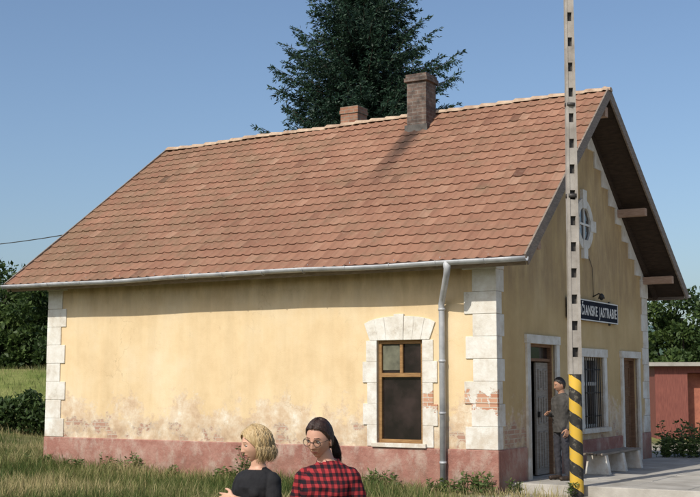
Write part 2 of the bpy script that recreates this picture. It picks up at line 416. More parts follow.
# roof: tiled slopes
ROWS=20; TW=0.205
NC=int(round((RX1-RX0)/TW)); TWc=(RX1-RX0)/NC
prof=[(0.0,0.018),(0.10,0.024),(0.20,0.017),(0.32,0.005),(0.5,0.0),(0.80,0.001),(0.94,0.010)]
def slope(name,sgn):
    V=[];F=[];TV=[]
    rowh=slopeL/ROWS
    for r in range(ROWS):
        nx=NC*len(prof)+1
        jit=rng.normal(0,0.003,NC+1); jz=rng.normal(0,0.002,NC+1); base=len(V)
        wob=random.uniform(-.003,.003)
        for e in (0,1,2):
            for i in range(nx):
                c=min(i//len(prof),NC-1 if i==nx-1 else NC); j=i%len(prof)
                px,ph=prof[j]
                x=RX0+(c+px)*TWc
                if i==nx-1: x=RX1; ph=0.018
                if e==0: s_=r*rowh-0.03+jit[min(c,NC)]; h=-0.02
                elif e==1: s_=r*rowh-0.03+jit[min(c,NC)]; h=0.018+ph+jz[min(c,NC)]
                else: s_=(r+1)*rowh; h=-0.004+ph
                sag=-0.03*math.sin(math.pi*(x-RX0)/(RX1-RX0))*math.sin(math.pi*min(max(s_/slopeL,0),1)) + 0.018*noise.noise(Vector((x*.5,s_*.6,sgn*3)))
                h+=sag+wob
                yy=-OV+s_*cosS - h*sinS; zz=EZ+s_*sinS+h*cosS+wz(x,s_)
                if sgn>0: yy=W-yy
                V.append((wx(x,s_),yy,zz))
        for e in (0,1):
            for i in range(nx-1):
                a=base+e*nx+i; q=(a,a+1,a+1+nx,a+nx)
                if sgn>0: q=q[::-1]
                F.append(q)
        tvr=np.clip(rng.normal(0.52,0.10,NC)+(rng.random(NC)<.07)*rng.uniform(-.35,.4,NC)+0.05*math.sin(r*1.7),0,1)
        for e in (0,1):
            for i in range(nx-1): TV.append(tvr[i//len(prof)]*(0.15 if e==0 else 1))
    return npmesh(name,np.array(V),np.array(F),4,[RF],{'tv':('FACE',np.array(TV))},ST)
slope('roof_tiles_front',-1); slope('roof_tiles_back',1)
mb=MB()
def P3(x,s,h,sgn):
    y=-OV+s*cosS-h*sinS; z=EZ+s*sinS+h*cosS+wz(x,s)
    return (wx(x,s),y if sgn<0 else W-y,z)
for sgn in (-1,1):
    a=[P3(RX0+.02,0.02,-.075,sgn),P3(RX1-.02,.02,-.075,sgn),P3(RX1-.02,slopeL-.07,-.075,sgn),P3(RX0+.02,slopeL-.07,-.075,sgn)]
    b=[P3(RX0+.02,0.02,-.10,sgn),P3(RX1-.02,.02,-.10,sgn),P3(RX1-.02,slopeL-.07,-.10,sgn),P3(RX0+.02,slopeL-.07,-.10,sgn)]
    mb.hexa(b,a)
    x=RX0+.35
    while x<RX1-.2:
        a=[P3(x,.06,-.102,sgn),P3(x+.09,.06,-.102,sgn),P3(x+.09,slopeL-.15,-.102,sgn),P3(x,slopeL-.15,-.102,sgn)]
        b=[P3(x,.06,-.20,sgn),P3(x+.09,.06,-.20,sgn),P3(x+.09,slopeL-.15,-.20,sgn),P3(x,slopeL-.15,-.20,sgn)]
        mb.hexa(b,a); x+=0.85
mb.obj('roof_deck_and_rafters',[SOF],ST)
mb=MB()
for sgn in (-1,1):
    for (s_,x0,x1) in ((1.0,-.3,GR-.07),(3.1,-.3,GR-.13),(1.0,-L-GL+.09,-L+.3),(3.1,-L-GL+.19,-L+.3)):
        y=-OV+s_*cosS; z=EZ+s_*sinS-.36
        if sgn>0: y=W-y
        mb.box(x0,x1,y-.07,y+.07,z-.08,z+.08)
mb.box(-.3,GR-.18,W/2-.08,W/2+.08,RZ-.54,RZ-.34)
mb.obj('purlin_ends',[PUR],ST,bevel=.008)
mb=MB()
for sgn in (-1,1):
    for x0,x1 in ((RX1+.003,RX1+.035),(RX0-.035,RX0-.003)):
        a=[P3(x0,-.04,.05,sgn),P3(x0,slopeL,.05,sgn),P3(x0,slopeL,-.15,sgn),P3(x0,-.04,-.15,sgn)]
        b=[P3(x1,-.04,.05,sgn),P3(x1,slopeL,.05,sgn),P3(x1,slopeL,-.15,sgn),P3(x1,-.04,-.15,sgn)]
        mb.hexa(a,b)
    a=[P3(RX0+.03,-.0,-.03,sgn),P3(RX1-.03,-.0,-.03,sgn),P3(RX1-.03,.0,-.18,sgn),P3(RX0+.03,.0,-.18,sgn)]
    b=[P3(RX0+.03,.018,-.03,sgn),P3(RX1-.03,.018,-.03,sgn),P3(RX1-.03,.018,-.18,sgn),P3(RX0+.03,.018,-.18,sgn)]
    mb.hexa(a,b)
mb.obj('barge_boards',[BARGE],ST)
mb=MB(); xr0=wx(RX0,slopeL); xr1=wx(RX1,slopeL); x=xr0-.02
while x<xr1:
    x1=min(x+.37,xr1+.03); vs=[];n=9; jj=random.uniform(-.008,.008)
    for (xx,r,dz) in ((x,.092,.0),(x+.05,.112,.008),(x1-.02,.092,0.0),(x1+.03,.088,-.004)):
        sag=.02*noise.noise(Vector((xx*.6,1,2)))+wz(xx,slopeL)+jj
        for k in range(n):
            t=math.pi*k/(n-1)
            vs.append((xx,W/2-math.cos(t)*r,RZ-.025+sag+math.sin(t)*r*.85+dz))
    fs=[(j*n+k,j*n+k+1,(j+1)*n+k+1,(j+1)*n+k) for j in range(3) for k in range(n-1)]
    fs.append(tuple(range(n))); fs.append(tuple(range(3*n,4*n)))
    mb.add(vs,fs,0,False); x+=.37
mb.obj('ridge_tiles',[RIDGE],ST)
mb=MB()
for sgn in (-1,1):
    yg=-OV-.08 if sgn<0 else W+OV+.08
    n=9; vs=[]; xs=np.linspace(RX0-.03,RX1+.06,26)
    for xx in xs:
        dz=-.012*math.sin((xx+L)*.9)-.006*math.sin(xx*2.3)
        for k in range(n):
            t=math.pi+math.pi*k/(n-1); vs.append((xx,yg+math.cos(t)*.075,3.70+dz+math.sin(t)*.075))
        for k in range(n):
            t=2*math.pi-math.pi*k/(n-1); vs.append((xx,yg+math.cos(t)*.070,3.70+dz+math.sin(t)*.070))
    m2=2*n
    fs=[(j*m2+k,j*m2+(k+1)%m2,(j+1)*m2+(k+1)%m2,(j+1)*m2+k) for j in range(len(xs)-1) for k in range(m2)]
    fs.append(tuple(range(m2))); fs.append(tuple(range((len(xs)-1)*m2,len(xs)*m2)))
    mb.add(vs,fs,0,True)
    x=RX0+.4
    while x<RX1:
        pts=[(x,yg+math.cos(t)*.08,3.70+math.sin(t)*.08) for t in np.linspace(math.pi,2*math.pi,8)]+[(x,yg+.12,3.78)]
        mb.tube(pts,.007,4); x+=.85
mb.obj('roof_gutters',[ZINC],ST)
mb=MB(); xp=-.92; yg=-OV-.08; xo=-.56
mb.tube([(xo,yg,3.68),(xo,yg,3.56),(xo-.03,yg+.04,3.47),(xp+.05,-.17,3.14),(xp,-.11,3.04),(xp,-.10,2.9),(xp,-.10,.02)],[.075,.055,.052,.052,.052,.052,.052],14)
mb.tube([(xp,-.10,.03),(xp,-.13,-.03),(xp,-.22,-.08)],.052,14)
for z in (2.95,2.1,1.25,.45):
    mb.tube([(xp,-.10,z-.02),(xp,-.10,z+.02)],.060,14); mb.box(xp-.01,xp+.01,-.08,0.0,z-.015,z+.015)
mb.obj('downpipe',[ZINC],ST)
def chimney(name,x,y,w,d,z0,z1,mat,crown):
    mb=MB()
    mb.box(x-w/2,x+w/2,y-d/2,y+d/2,z0,z1-.16)
    e=.045 if crown else .02
    mb.box(x-w/2-e,x+w/2+e,y-d/2-e,y+d/2+e,z1-.16,z1-.08)
    mb.box(x-w/2-e*.4,x+w/2+e*.4,y-d/2-e*.4,y+d/2+e*.4,z1-.08,z1)
    mb.box(x-w/2+.09,x+w/2-.09,y-d/2+.09,y+d/2-.09,z1,z1+.004,1)  # flat black slab stands for the dark inside of the flue
    if crown:
        zf=RZ-abs(y-d/2-W/2)*SL
        mb.box(x-w/2-.04,x+w/2+.04,y-d/2-.04,y+d/2+.04,zf-.25,zf+.06,2)
    return mb.obj(name,[mat,BLACK,LEAD],ST,bevel=.012)
chimney('sooty_chimney',-3.27,W/2-.32,.44,.46,6.3,8.08,CH1,True)
chimney('brick_chimney',-5.52,W/2+.75,.44,.42,6.2,7.88,CH2,False)

# ------------------------------------------------------------------ station sign
SG=empty('station_name_sign',BM)
mb=MB(); y0,y1,z0,z1=3.20,6.05,2.93,3.33
mb.box(.03,.075,y0,y1,z0,z1,0); f=.022
mb.box(.076,.082,y0,y1,z0,z0+f,1); mb.box(.076,.082,y0,y1,z1-f,z1,1); mb.box(.076,.082,y0,y0+f,z0+f,z1-f,1); mb.box(.076,.082,y1-f,y1,z0+f,z1-f,1)
for y in (3.9,5.7): mb.box(0.0,.03,y-.03,y+.03,z0-.04,z1+.04,2)
mb.obj('sign_board',[NAVY,WPAINT,IRON],SG)
cu=bpy.data.curves.new('sign_lettering','FONT'); cu.body='TREN\u010cIANSKE JASTRABIE'; cu.size=.30; cu.extrude=.002; cu.align_x='CENTER'; cu.offset=.005; cu.space_character=1.14; cu.space_word=1.4
to=bpy.data.objects.new('sign_lettering',cu); COL.objects.link(to); to.data.materials.append(WPAINT); to.parent=SG
bpy.context.view_layer.update()
tw=to.dimensions.x; sc_=2.68/tw
to.rotation_euler=(rad(90),0,rad(90)); to.scale=(sc_,.90,1.0)
to.location=(.0785,(y0+y1)/2,z0+.105)
LA=empty('wall_lamp',BM)
mb=MB(); mb.tube([(0,4.75,3.42),(.12,4.75,3.48),(.18,4.75,3.46)],.012,6)
mb.tube([(.18,4.75,3.48),(.18,4.75,3.44),(.18,4.75,3.38)],[.02,.05,.07],12); mb.sphere((.18,4.75,3.38),.035,10,8,0)
mb.obj('lamp_shade',[IRON],LA)
mb=MB(); mb.tube([(.02,4.75,3.42),(.02,4.7,4.0),(.02,4.5,4.2)],.006,5); mb.obj('cable_lead',[IRON],LA)

# ------------------------------------------------------------------ platform
mb=MB()
for i in range(6):
    for j in range(7):
        x0=.04+i*.93; y0_=.62+j*1.42
        mb.box(x0,x0+.922,y0_,y0_+1.412,-.2,.12+random.uniform(-.004,.004))
mb.box(5.63,5.78,.50,10.5,-.2,.128)
mb.box(.04,5.62,.46,.612,-.2,.128)
pf=mb.obj('platform_pavement',[CONC],None,BM,bevel=.012)
BE=empty('platform_bench',BM)
mb=MB()
for y in (3.0,3.95,4.9):
    a=[(.40,y-.07,.12),(.86,y-.07,.12),(.80,y-.07,.46),(.46,y-.07,.46)]; b=[(q[0],y+.07,q[2]) for q in a]
    mb.hexa(a,b)
mb.obj('concrete_supports',[WT],BE,bevel=.012)
mb=MB()
for x in (.43,.555,.68): mb.box(x,x+.105,2.8,5.1,.463,.50)
mb.obj('seat_planks',[wood('grey_bench_wood',(.30,.25,.20,1),(.16,.13,.10,1),(6,1,6))],BE,bevel=.006)

# ------------------------------------------------------------------ striped lamp pole
def stripe_m():
    m=Mat('hazard_stripe_paint',.7,.3); x,y,z=m.xyz()[:3]
    ang=m.n('ShaderNodeMath'); ang.operation='ARCTAN2'; m.l(y,ang.inputs[0]); m.l(x,ang.inputs[1])
    t=m.math('ADD',m.math('MULTIPLY',z,2.6),m.math('MULTIPLY',ang.outputs[0],1/(2*math.pi)))
    fr=m.math('FRACT',m.math('ADD',t,m.math('MULTIPLY',m.noise(6,3),.06)))
    k=m.math('GREATER_THAN',fr,.5)
    c=m.mix(k,(.56,.35,.04,1),(.025,.023,.02,1))
    w=m.ramp(m.noise(12,7,.75),[(.54,0.0),(.68,1.0)])
    m.color(m.mix(m.math('MULTIPLY',w,.6),c,(.30,.26,.19,1))); m.bump(m.noise(40,4),.3,.005); return m.m
pole=empty('striped_concrete_pole',Matrix.Translation((3.555,19.1,0))@Matrix.Rotation(rad(0.2),4,'Y'))
mb=MB()
def prad(z): return .108-.0048*z
zs=[-.3,0,.5,1,1.5,1.88]; mb.tube([(0,0,z) for z in zs],[prad(z)+.001 for z in zs],20,1)
z=1.88; H=9.6
while z<H:
    w=prad(z); z1=min(z+.27,H)
    for s in (-1,1): mb.box(s*w*.74-w*.26,s*w*.74+w*.26,-w*.8,w*.8,z,min(z+.42,H),0)
    mb.box(-w*.48,w*.48,-w*.70,w*.66,z,z1,0)
    mb.box(-w*.48,w*.48,.0,w*.62,z1,min(z+.42,H),2)  # dark panel set in each opening, standing for the shade inside
    z+=.42
mb.obj('pole_shaft',[POLEC,stripe_m(),IRON],pole)
mb=MB(); mb.tube([(0,0,9.4),(0.1,-.3,9.8),(0.3,-1.1,10.0)],.03,8); mb.sphere((.35,-1.3,9.95),(.12,.3,.07)); mb.obj('lamp_head',[IRON],pole)
mb=MB()
mb.tube([(0,0,4.7),(0,0,4.76)],.10,12); mb.tube([(0,0,6.2),(0,0,6.25)],.095,12); mb.obj('pole_bands',[IRON],pole)

# ------------------------------------------------------------------ ground
def hgt(x,y):
    x=np.asarray(x,float); y=np.asarray(y,float)
    z=.14*sstep((-x-1)/6)*sstep((y-19)/6)
    z=z+.25*sstep((-x-7)/4)*sstep((y-26)/8)
    z=z+1.85*sstep((y-37)/9)*sstep((-x-5)/5)
    z=z-.06*sstep((y-2)/2)*sstep((13-y)/3)
    r=np.hypot(x,y)
    z=z+sstep((r-170)/500)*(26+10*np.sin(x*.006+1.0)+7*np.sin(x*.013+y*.004))
    return z
def axis(lo,hi,n,c):
    t=np.linspace(-1,1,n); s=np.sinh(t*5.0)/np.sinh(5.0)
    return c+np.where(s<0,-s*(lo-c),s*(hi-c))
xs=axis(-1500,1500,190,-1); ys=axis(-600,1800,190,24)
X,Y=np.meshgrid(xs,ys); lx,ly=toloc(X,Y)
Z=hgt(X,Y)+np.where(np.hypot(X,Y)<80,.02*np.sin(X*1.7+Y)*np.cos(Y*2.1-X*.6),0)
inb=(lx>-L-.1)&(lx<6)&(ly>-.1)&(ly<11); Z=np.where(inb,np.minimum(Z,-.03),Z)
V=np.stack([X.ravel(),Y.ravel(),Z.ravel()],1); nx=len(xs); ny=len(ys)
I,J=np.meshgrid(np.arange(nx-1),np.arange(ny-1)); a=(J*nx+I).ravel()
F=np.stack([a,a+1,a+1+nx,a+nx],1)
def ground_m():
    m=Mat('grassy_ground',.95,.1); x,y,z=m.xyz()[:3]
    g=m.ramp(m.noise(.6,8,.7),[(.3,(.08,.10,.03,1)),(.5,(.16,.15,.06,1)),(.7,(.28,.23,.125,1))])
    far=m.ramp(m.noise(.03,4),[(.4,(.04,.07,.02,1)),(.6,(.09,.12,.035,1))])
    g=m.mix(m.math('MULTIPLY',m.rng(y,36,39),m.rng(y,55,70,1,0)),g,m.ramp(m.noise(.7,6),[(.35,(.13,.17,.04,1)),(.65,(.25,.26,.09,1))]))
    g=m.mix(m.rng(y,60,100),g,far)
    g=m.mix(m.rng(y,200,700,0,.75),g,(.10,.17,.26,1))  # distance haze painted in: far ground tinted blue
    d=m.ramp(m.noise(5,7,.7),[(.35,(.26,.23,.18,1)),(.65,(.44,.40,.33,1))])
    k=m.rng(m.math('ADD',x,m.math('MULTIPLY',m.noise(1.1,5),2.5)),3.0,3.8)
    k=m.math('MULTIPLY',k,m.rng(y,32,36,1,0))
    m.color(m.mix(k,g,d)); m.bump(m.noise(25,6),.6,.03); return m.m
gr=npmesh('ground',V,F,4,[ground_m()],smooth=True)

def leafy(m,c,tr):
    m.color(c)
    t=m.n('ShaderNodeBsdfTranslucent'); m.l(c,t.inputs[0]); mx=m.n('ShaderNodeMixShader'); mx.inputs[0].default_value=tr
    out=m.nt.nodes['Material Output']; m.l(m.b.outputs[0],mx.inputs[1]); m.l(t.outputs[0],mx.inputs[2]); m.l(mx.outputs[0],out.inputs[0])
    return m.m
def grass_m(name,stops):
    m=Mat(name,.75,.2); return leafy(m,m.ramp(m.attr('bl')[2],stops),.25)
def sinn(x,y,s): return (np.sin(x*s+1.3*np.sin(y*s*.7))*np.cos(y*s*1.1+.8*np.sin(x*s*.6))+1)/2
def grass(name,x,y,hmin,hmax,w,mat,dryb=.45):
    n=len(x); z=hgt(x,y)-.01
    patch=sinn(x,y,1.3)*.5+sinn(x+5,y,3.7)*.5
    h=(hmin+(hmax-hmin)*rng.random(n)**1.8)*(0.35+1.3*patch)
    an=rng.random(n)*2*np.pi; ca,sa=np.cos(an),np.sin(an)
    le=rng.normal(0,.35,(n,2))*h[:,None]
    ww=w*(.6+.8*rng.random(n))
    P=np.zeros((n,5,3))
    P[:,0]=np.stack([x-ca*ww,y-sa*ww,z],1); P[:,1]=np.stack([x+ca*ww,y+sa*ww,z],1)
    mx,my=x+le[:,0]*.35,y+le[:,1]*.35
    P[:,2]=np.stack([mx+ca*ww*.7,my+sa*ww*.7,z+h*.6],1); P[:,3]=np.stack([mx-ca*ww*.7,my-sa*ww*.7,z+h*.6],1)
    P[:,4]=np.stack([x+le[:,0],y+le[:,1],z+h],1)
    V=P.reshape(-1,3); b=np.arange(n)*5
    T=np.concatenate([np.stack([b,b+1,b+2],1),np.stack([b,b+2,b+3],1),np.stack([b+3,b+2,b+4],1)])
    bl=np.clip(dryb+ (sinn(x,y,.9)-.5)*1.0+rng.normal(0,.22,n)-(y>36)*.1,0,1)
    return npmesh(name,V,T,3,[mat],{'bl':('FACE',np.tile(bl,3))})
GM=grass_m('grass_blades',[(0.0,(.045,.08,.02,1)),(.45,(.13,.155,.045,1)),(1.0,(.42,.35,.18,1))])
n=150000; x=rng.uniform(-12,3.2,n); y=rng.uniform(15.5,29,n); lx,ly=toloc(x,y)
ok=~((lx>-L-.03)&(ly>-.04)) & ~((lx>.02)&(ly>.4))
ok&= ~( (x>1.2)&(rng.random(n)>.3) )
x=x[ok];y=y[ok]
n2=60000; x2=rng.uniform(-26,-6.5,n2); y2=rng.uniform(25,50,n2); lx,ly=toloc(x2,y2); ok=~((lx>-L-.03)&(ly<W)); x2=x2[ok];y2=y2[ok]
n3=9000; x3=rng.uniform(-4,4,n3); y3=rng.uniform(4,15.5,n3)
grass('grass_lawn',np.concatenate([x,x2,x3]),np.concatenate([y,y2,y3]),.05,.28,.005,GM,.52)

def leaf_m(name,c0,c1,c2,tr=.3):
    m=Mat(name,.55,.3); a=m.attr('bl')[2]
    f=m.math('ADD',m.math('MULTIPLY',a,.6),m.math('MULTIPLY',m.noise(.8,3),.4))
    return leafy(m,m.ramp(f,[(.15,c0),(.5,c1),(.85,c2)]),tr)
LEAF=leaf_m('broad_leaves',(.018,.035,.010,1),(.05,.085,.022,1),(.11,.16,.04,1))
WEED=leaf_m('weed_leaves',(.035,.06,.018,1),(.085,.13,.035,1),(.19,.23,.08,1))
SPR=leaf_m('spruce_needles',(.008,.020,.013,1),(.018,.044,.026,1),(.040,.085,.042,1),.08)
BARK=wood('tree_bark',(.10,.075,.055,1),(.045,.034,.025,1),(5,5,1),.9)
def leaves(P,size,D=None,asp=.55):
    n=len(P)
    if D is None: D=rng.normal(0,1,(n,3))
    D=D/np.linalg.norm(D,axis=1)[:,None]
    S=np.cross(D,rng.normal(0,1,(n,3))); S/=np.linalg.norm(S,axis=1)[:,None]+1e-9
    s=(size*(.6+.8*rng.random(n)))[:,None]
    Q=np.stack([P,P+D*s*.5+S*s*asp*.5,P+D*s,P+D*s*.5-S*s*asp*.5],1)
    return Q.reshape(-1,3)
def leafobj(name,V,mat,bl,parent=None):
    n=len(V)//4; b=np.arange(n)*4; F=np.stack([b,b+1,b+2,b+3],1)
    return npmesh(name,V,F,4,[mat],{'bl':('FACE',bl)},parent)
def broad_tree(name,loc,H,R,cz,nclump,nleaf,lsize,mat=LEAF,flat=1.0):
    T=empty(name,Matrix.Translation(loc)); mb=MB()
    mb.tube([(0,0,-.3),(.05,0,H*.25),(0,.05,H*.5),(.05,0,H*.8)],[H*.03,H*.024,H*.017,H*.005],8)
    C=[]
    for i in range(nclump):
        d=rng.normal(0,1,3); d/=np.linalg.norm(d); r=rng.random()**.4
        c=np.array([d[0]*R*r,d[1]*R*r,cz+d[2]*(H-cz)*r*flat]); c[2]=max(c[2],.25*R*.5)
        C.append(c)
        if i%2==0: mb.tube([(0,0,max(.2,c[2]*.45)),tuple(c*.5+np.array([0,0,c[2]*.12])),tuple(c)],[H*.012,H*.008,H*.003],5)
    mb.obj('trunk_and_limbs',[BARK],T)
    V=[];bl=[]
    for c in C:
        cr=R*rng.uniform(.2,.36); k=int(nleaf*rng.uniform(.6,1.3))
        p=rng.normal(0,1,(k,3)); p/=np.linalg.norm(p,axis=1)[:,None]; p*= (rng.random((k,1))**.45)*cr; p[:,2]*=.7
        D=p/cr+rng.normal(0,.6,(k,3)); V.append(leaves(p+c,lsize,D)); bl.append(np.clip(rng.uniform(.25,.75)+rng.normal(0,.15,k),0,1))
    leafobj('foliage',np.concatenate(V),mat,np.concatenate(bl),T); return T
def zg(x,y): return float(hgt(x,y))
for (x,y,H,R,nc) in ((-15.5,52,6.4,3.0,46),(-12.6,49.5,5.0,2.2,38),(-19.5,55,7,3.4,40),(-24,52,6,3.2,34),(-10.8,48,3.2,1.6,26),(-14.6,48,3.0,1.7,24),(-17,48,3.2,1.8,24)):
    broad_tree('garden_tree',(x,y,zg(x,y)-.4),H-1.2,R,(H-1.2)*.5,nc,420,.20)
def hedge(name,x0,x1,y,h,d,n,ls,mat=LEAF):
    T=empty(name,Matrix.Translation((0,0,0)))
    k=n; px=rng.uniform(x0,x1,k); t=rng.random(k)
    hh=h*(.50+.60*sinn(px,px*.3,1.3)+.3*sinn(px,px,4.1)); pz=hh*t**.7; py=y+rng.normal(0,1,k)*d*.35*(1-.4*t)
    P=np.stack([px,py,hgt(px,py)+pz],1); V=leaves(P,ls)
    leafobj('foliage',V,mat,np.clip(.2+.5*t*sinn(px,pz*3,2.5)+rng.normal(0,.15,k),0,1),T)
    mb=MB()
    for xx in np.arange(x0,x1,.5): mb.tube([(xx,y,zg(xx,y)-.1),(xx+.1,y,zg(xx,y)+h*.5)],[.03,.01],5)
    mb.obj('stems',[BARK],T)
hedge('garden_hedge',-16.5,-7.6,35,1.1,1.4,15000,.15)
for (x,y,H,R,nc) in ((13.8,50,5.6,2.6,40),(17.5,52,6.5,3,36),(12.0,46,3.6,1.5,24),(21,50,5.4,3,30)):
    broad_tree('orchard_tree',(x,y,-.1),H,R,H*.55,nc,400,.2)
SH=empty('red_shed',Matrix.Translation((9.6,38,0))@Matrix.Rotation(rad(-6),4,'Z'))
SHW=wood('red_shed_boards',(.27,.095,.07,1),(.15,.05,.042,1),(14,14,1.2))
mb=MB(); mb.box(0,1.0,0,3,-.2,2.25); mb.box(1.75,3.2,0,3,-.2,2.25); mb.box(1.0,1.75,0.5,3,-.2,2.25); mb.box(1.0,1.75,0,.5,2.05,2.25); mb.box(3.2,5.5,0,3,-.2,2.25)
mb.obj('shed_walls',[SHW],SH)
mb=MB(); mb.box(1.03,1.72,.42,.48,0,2.03); mb.obj('shed_door',[simple('shed_door_paint',(.42,.16,.10,1),(.28,.1,.07,1))],SH)
mb=MB(); mb.box(-.2,5.7,-.25,3.2,2.26,2.38); mb.obj('shed_roof',[CONC],SH)

def weeds(name,loc,r,h,ns,ls):
    T=empty(name,Matrix.Translation(loc)); mb=MB(); V=[];bl=[]
    for i in range(ns):
        a=random.uniform(0,6.28); q=r*math.sqrt(random.random()); bx,by=math.cos(a)*q,math.sin(a)*q
        hh=h*random.uniform(.45,1.05); lx_=random.uniform(-.25,.25)*hh; ly_=random.uniform(-.25,.25)*hh
        pts=[(bx,by,-.03),(bx+lx_*.3,by+ly_*.3,hh*.5),(bx+lx_,by+ly_,hh)]
        mb.tube(pts,[.006,.004,.002],4)
        k=14; t=rng.random(k)*.9+.1
        P=np.stack([bx+lx_*t**1.5,by+ly_*t**1.5,hh*t],1); D=rng.normal(0,1,(k,3)); D[:,2]=np.abs(D[:,2])*.4
        V.append(leaves(P,ls,D,.4)); bl.append(np.clip(.3+t*.4+rng.normal(0,.15,k),0,1))
    mb.obj('stems',[WEED],T); leafobj('leaves',np.concatenate(V),WEED,np.concatenate(bl),T); return T
def lw(x,y):
    p=BM@Vector((x,y,0)); return (p.x,p.y,zg(p.x,p.y))
for (x,y,r,h,ns) in ((-.25,-.35,.30,.34,30),(-.75,-.4,.25,.24,22),(.25,.1,.12,.22,10),(-1.95,-.35,.28,.30,26),(-2.3,-.3,.15,.2,10),(-3.1,-.35,.2,.2,12),
        (-4.75,-.3,.13,.62,14),(-5.05,-.4,.22,.28,14),(-6.3,-.3,.2,.2,9),(-7.5,-.35,.4,.36,26),(-8.7,-.4,.2,.2,8),(-9.6,-.4,.3,.26,14),(1.15,.2,.12,.18,8)):
    weeds('weed_clump',lw(x,y),r,h,ns,.07)
for (x,y,r,h,ns) in ((.55,8.9,.45,.8,50),(1.2,9.3,.5,.85,54),(1.9,9.6,.5,.7,46),(2.6,9.9,.5,.75,46),(.3,8.6,.25,.5,20),(3.3,10.4,.5,.85,40)):
    l=lw(x,y); weeds('tall_weeds',(l[0],l[1],.1 if y<10.4 else 0),r,h,ns,.11)

def spruce(loc,H,R):
    T=empty('spruce_tree',Matrix.Translation(loc)); mb=MB()
    mb.tube([(0,0,-.3),(0,0,H*.5),(.03,0,H*.97)],[.26,.15,.012],10)
    V=[];bl=[]
    z=5.5
    while z<H-.12:
        f=(H-z)/H; L0=R*min(1,f*3.1)**.9
        L0=max(L0,.2)
        vis=z>H*.45
        nb=random.randint(9,11) if vis else 7; a0=random.uniform(0,6.28)
        for k in range(nb):
            a=a0+2*math.pi*k/nb+random.uniform(-.3,.3); Lb=L0*random.uniform(.45,1.18)
            ca,sa=math.cos(a),math.sin(a)
            lift=random.uniform(.08,.34)+ .4*max(0,1-f*3.5); zz=z+random.uniform(-.12,.12)
            n=8; pts=[]
            for i in range(n+1):
                t=i/n; pts.append(np.array([ca*Lb*t,sa*Lb*t,zz+Lb*(lift*t-.20*t*(1-t)+.04*t**3)]))
            mb.tube(pts,[.028*Lb/2.5*(1-.9*i/n)+.003 for i in range(n+1)],4,0,False)
            nt=int(12+Lb*11)
            for q in range(nt):
                t=.10+.90*(q+random.random()*.6)/nt; i=min(int(t*n),n-1); u=t*n-i; p=pts[i]*(1-u)+pts[i+1]*u
                sd=1 if q%2 else -1
                tl=(.24+.50*Lb/3*(1-t)**.5)*random.uniform(.6,1.2)
                d=np.array([ca*.75-sa*sd*.7,sa*.75+ca*sd*.7,random.uniform(-.75,.15)]); d/=np.linalg.norm(d)
                if q>=nt-2: d=np.array([ca,sa,.25])
                k2=int(8+tl*26); tt=rng.random(k2)
                P=p+d*tl*tt[:,None]+rng.normal(0,.02,(k2,3))
                D=d*1.0+rng.normal(0,.5,(k2,3))
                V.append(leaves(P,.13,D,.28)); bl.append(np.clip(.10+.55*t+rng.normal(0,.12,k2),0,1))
        z+=random.uniform(.20,.30)*(1 if vis else 1.8)
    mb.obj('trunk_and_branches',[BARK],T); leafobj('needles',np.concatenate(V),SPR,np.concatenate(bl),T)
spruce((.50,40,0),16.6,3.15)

UP=empty('utility_pole',Matrix.Translation((-25,60,zg(-25,60)-.3)))
mb=MB(); mb.tube([(0,0,-.5),(0,0,8)],[.14,.09],10); mb.box(-.7,.7,-.05,.05,7.2,7.32)
for x in (-.6,.6): mb.tube([(x,0,7.32),(x,0,7.5)],.04,8)
mb.obj('pole_and_crossarm',[BARK],UP)
mb=MB(); A=Vector((-4.6,27.0,5.45)); B=Vector((-25,60,8.9)); pts=[]
for i in range(21):
    t=i/20; p=A.lerp(B,t); p.z-=1.1*4*t*(1-t)*.5; pts.append(p)
mb.tube(pts,.014,5); mb.obj('overhead_wire',[IRON])

# ------------------------------------------------------------------ people
def tcap(mb,p0,r0,p1,r1,seg=14):
    p0=Vector(p0);p1=Vector(p1)
    n=5
    mb.tube([p0.lerp(p1,i/n) for i in range(n+1)],[r0+(r1-r0)*i/n for i in range(n+1)],seg)
    mb.sphere(p0,r0,seg,8); mb.sphere(p1,r1,seg,8)
def head_pt(d):
    x,y,z=d.x*.072,d.y*.092,d.z*.116
    if z<0:
        t=-z/.116
        x*=1-.30*t**1.6
        if y>0: y*=1-.55*min(1,t*1.2)
        else: y*=1-.05*t
    if y>0: y*=1.04
    if y<0:
        g=lambda u,s: math.exp(-(u/s)**2)
        f=0
        if -.052<z<.022:
            k=(.022-z)/.060 if z>-.038 else max(0,1-( -.038-z)/.012)
            f+=.021*min(1,k)**1.3*g(x,.0105)
            f+=.005*g(z+.036,.007)*g(abs(x)-.013,.006)
        f-=.0085*g(abs(x)-.031,.015)*g(z-.002,.011)
        f+=.0035*g(abs(x)-.03,.02)*g(z-.022,.008)
        f+=.006*g(x,.022)*(g(z+.060,.006)+1.0*g(z+.071,.006))
        f-=.004*g(x,.024)*g(z+.0655,.0022)
        f-=.003*g(x,.02)*g(z+.082,.006)
        f+=.008*g(x,.018)*g(z+.102,.014)
        f+=.004*g(abs(x)-.045,.016)*g(z+.032,.018)
        y-=f
    return Vector((x,y,z))
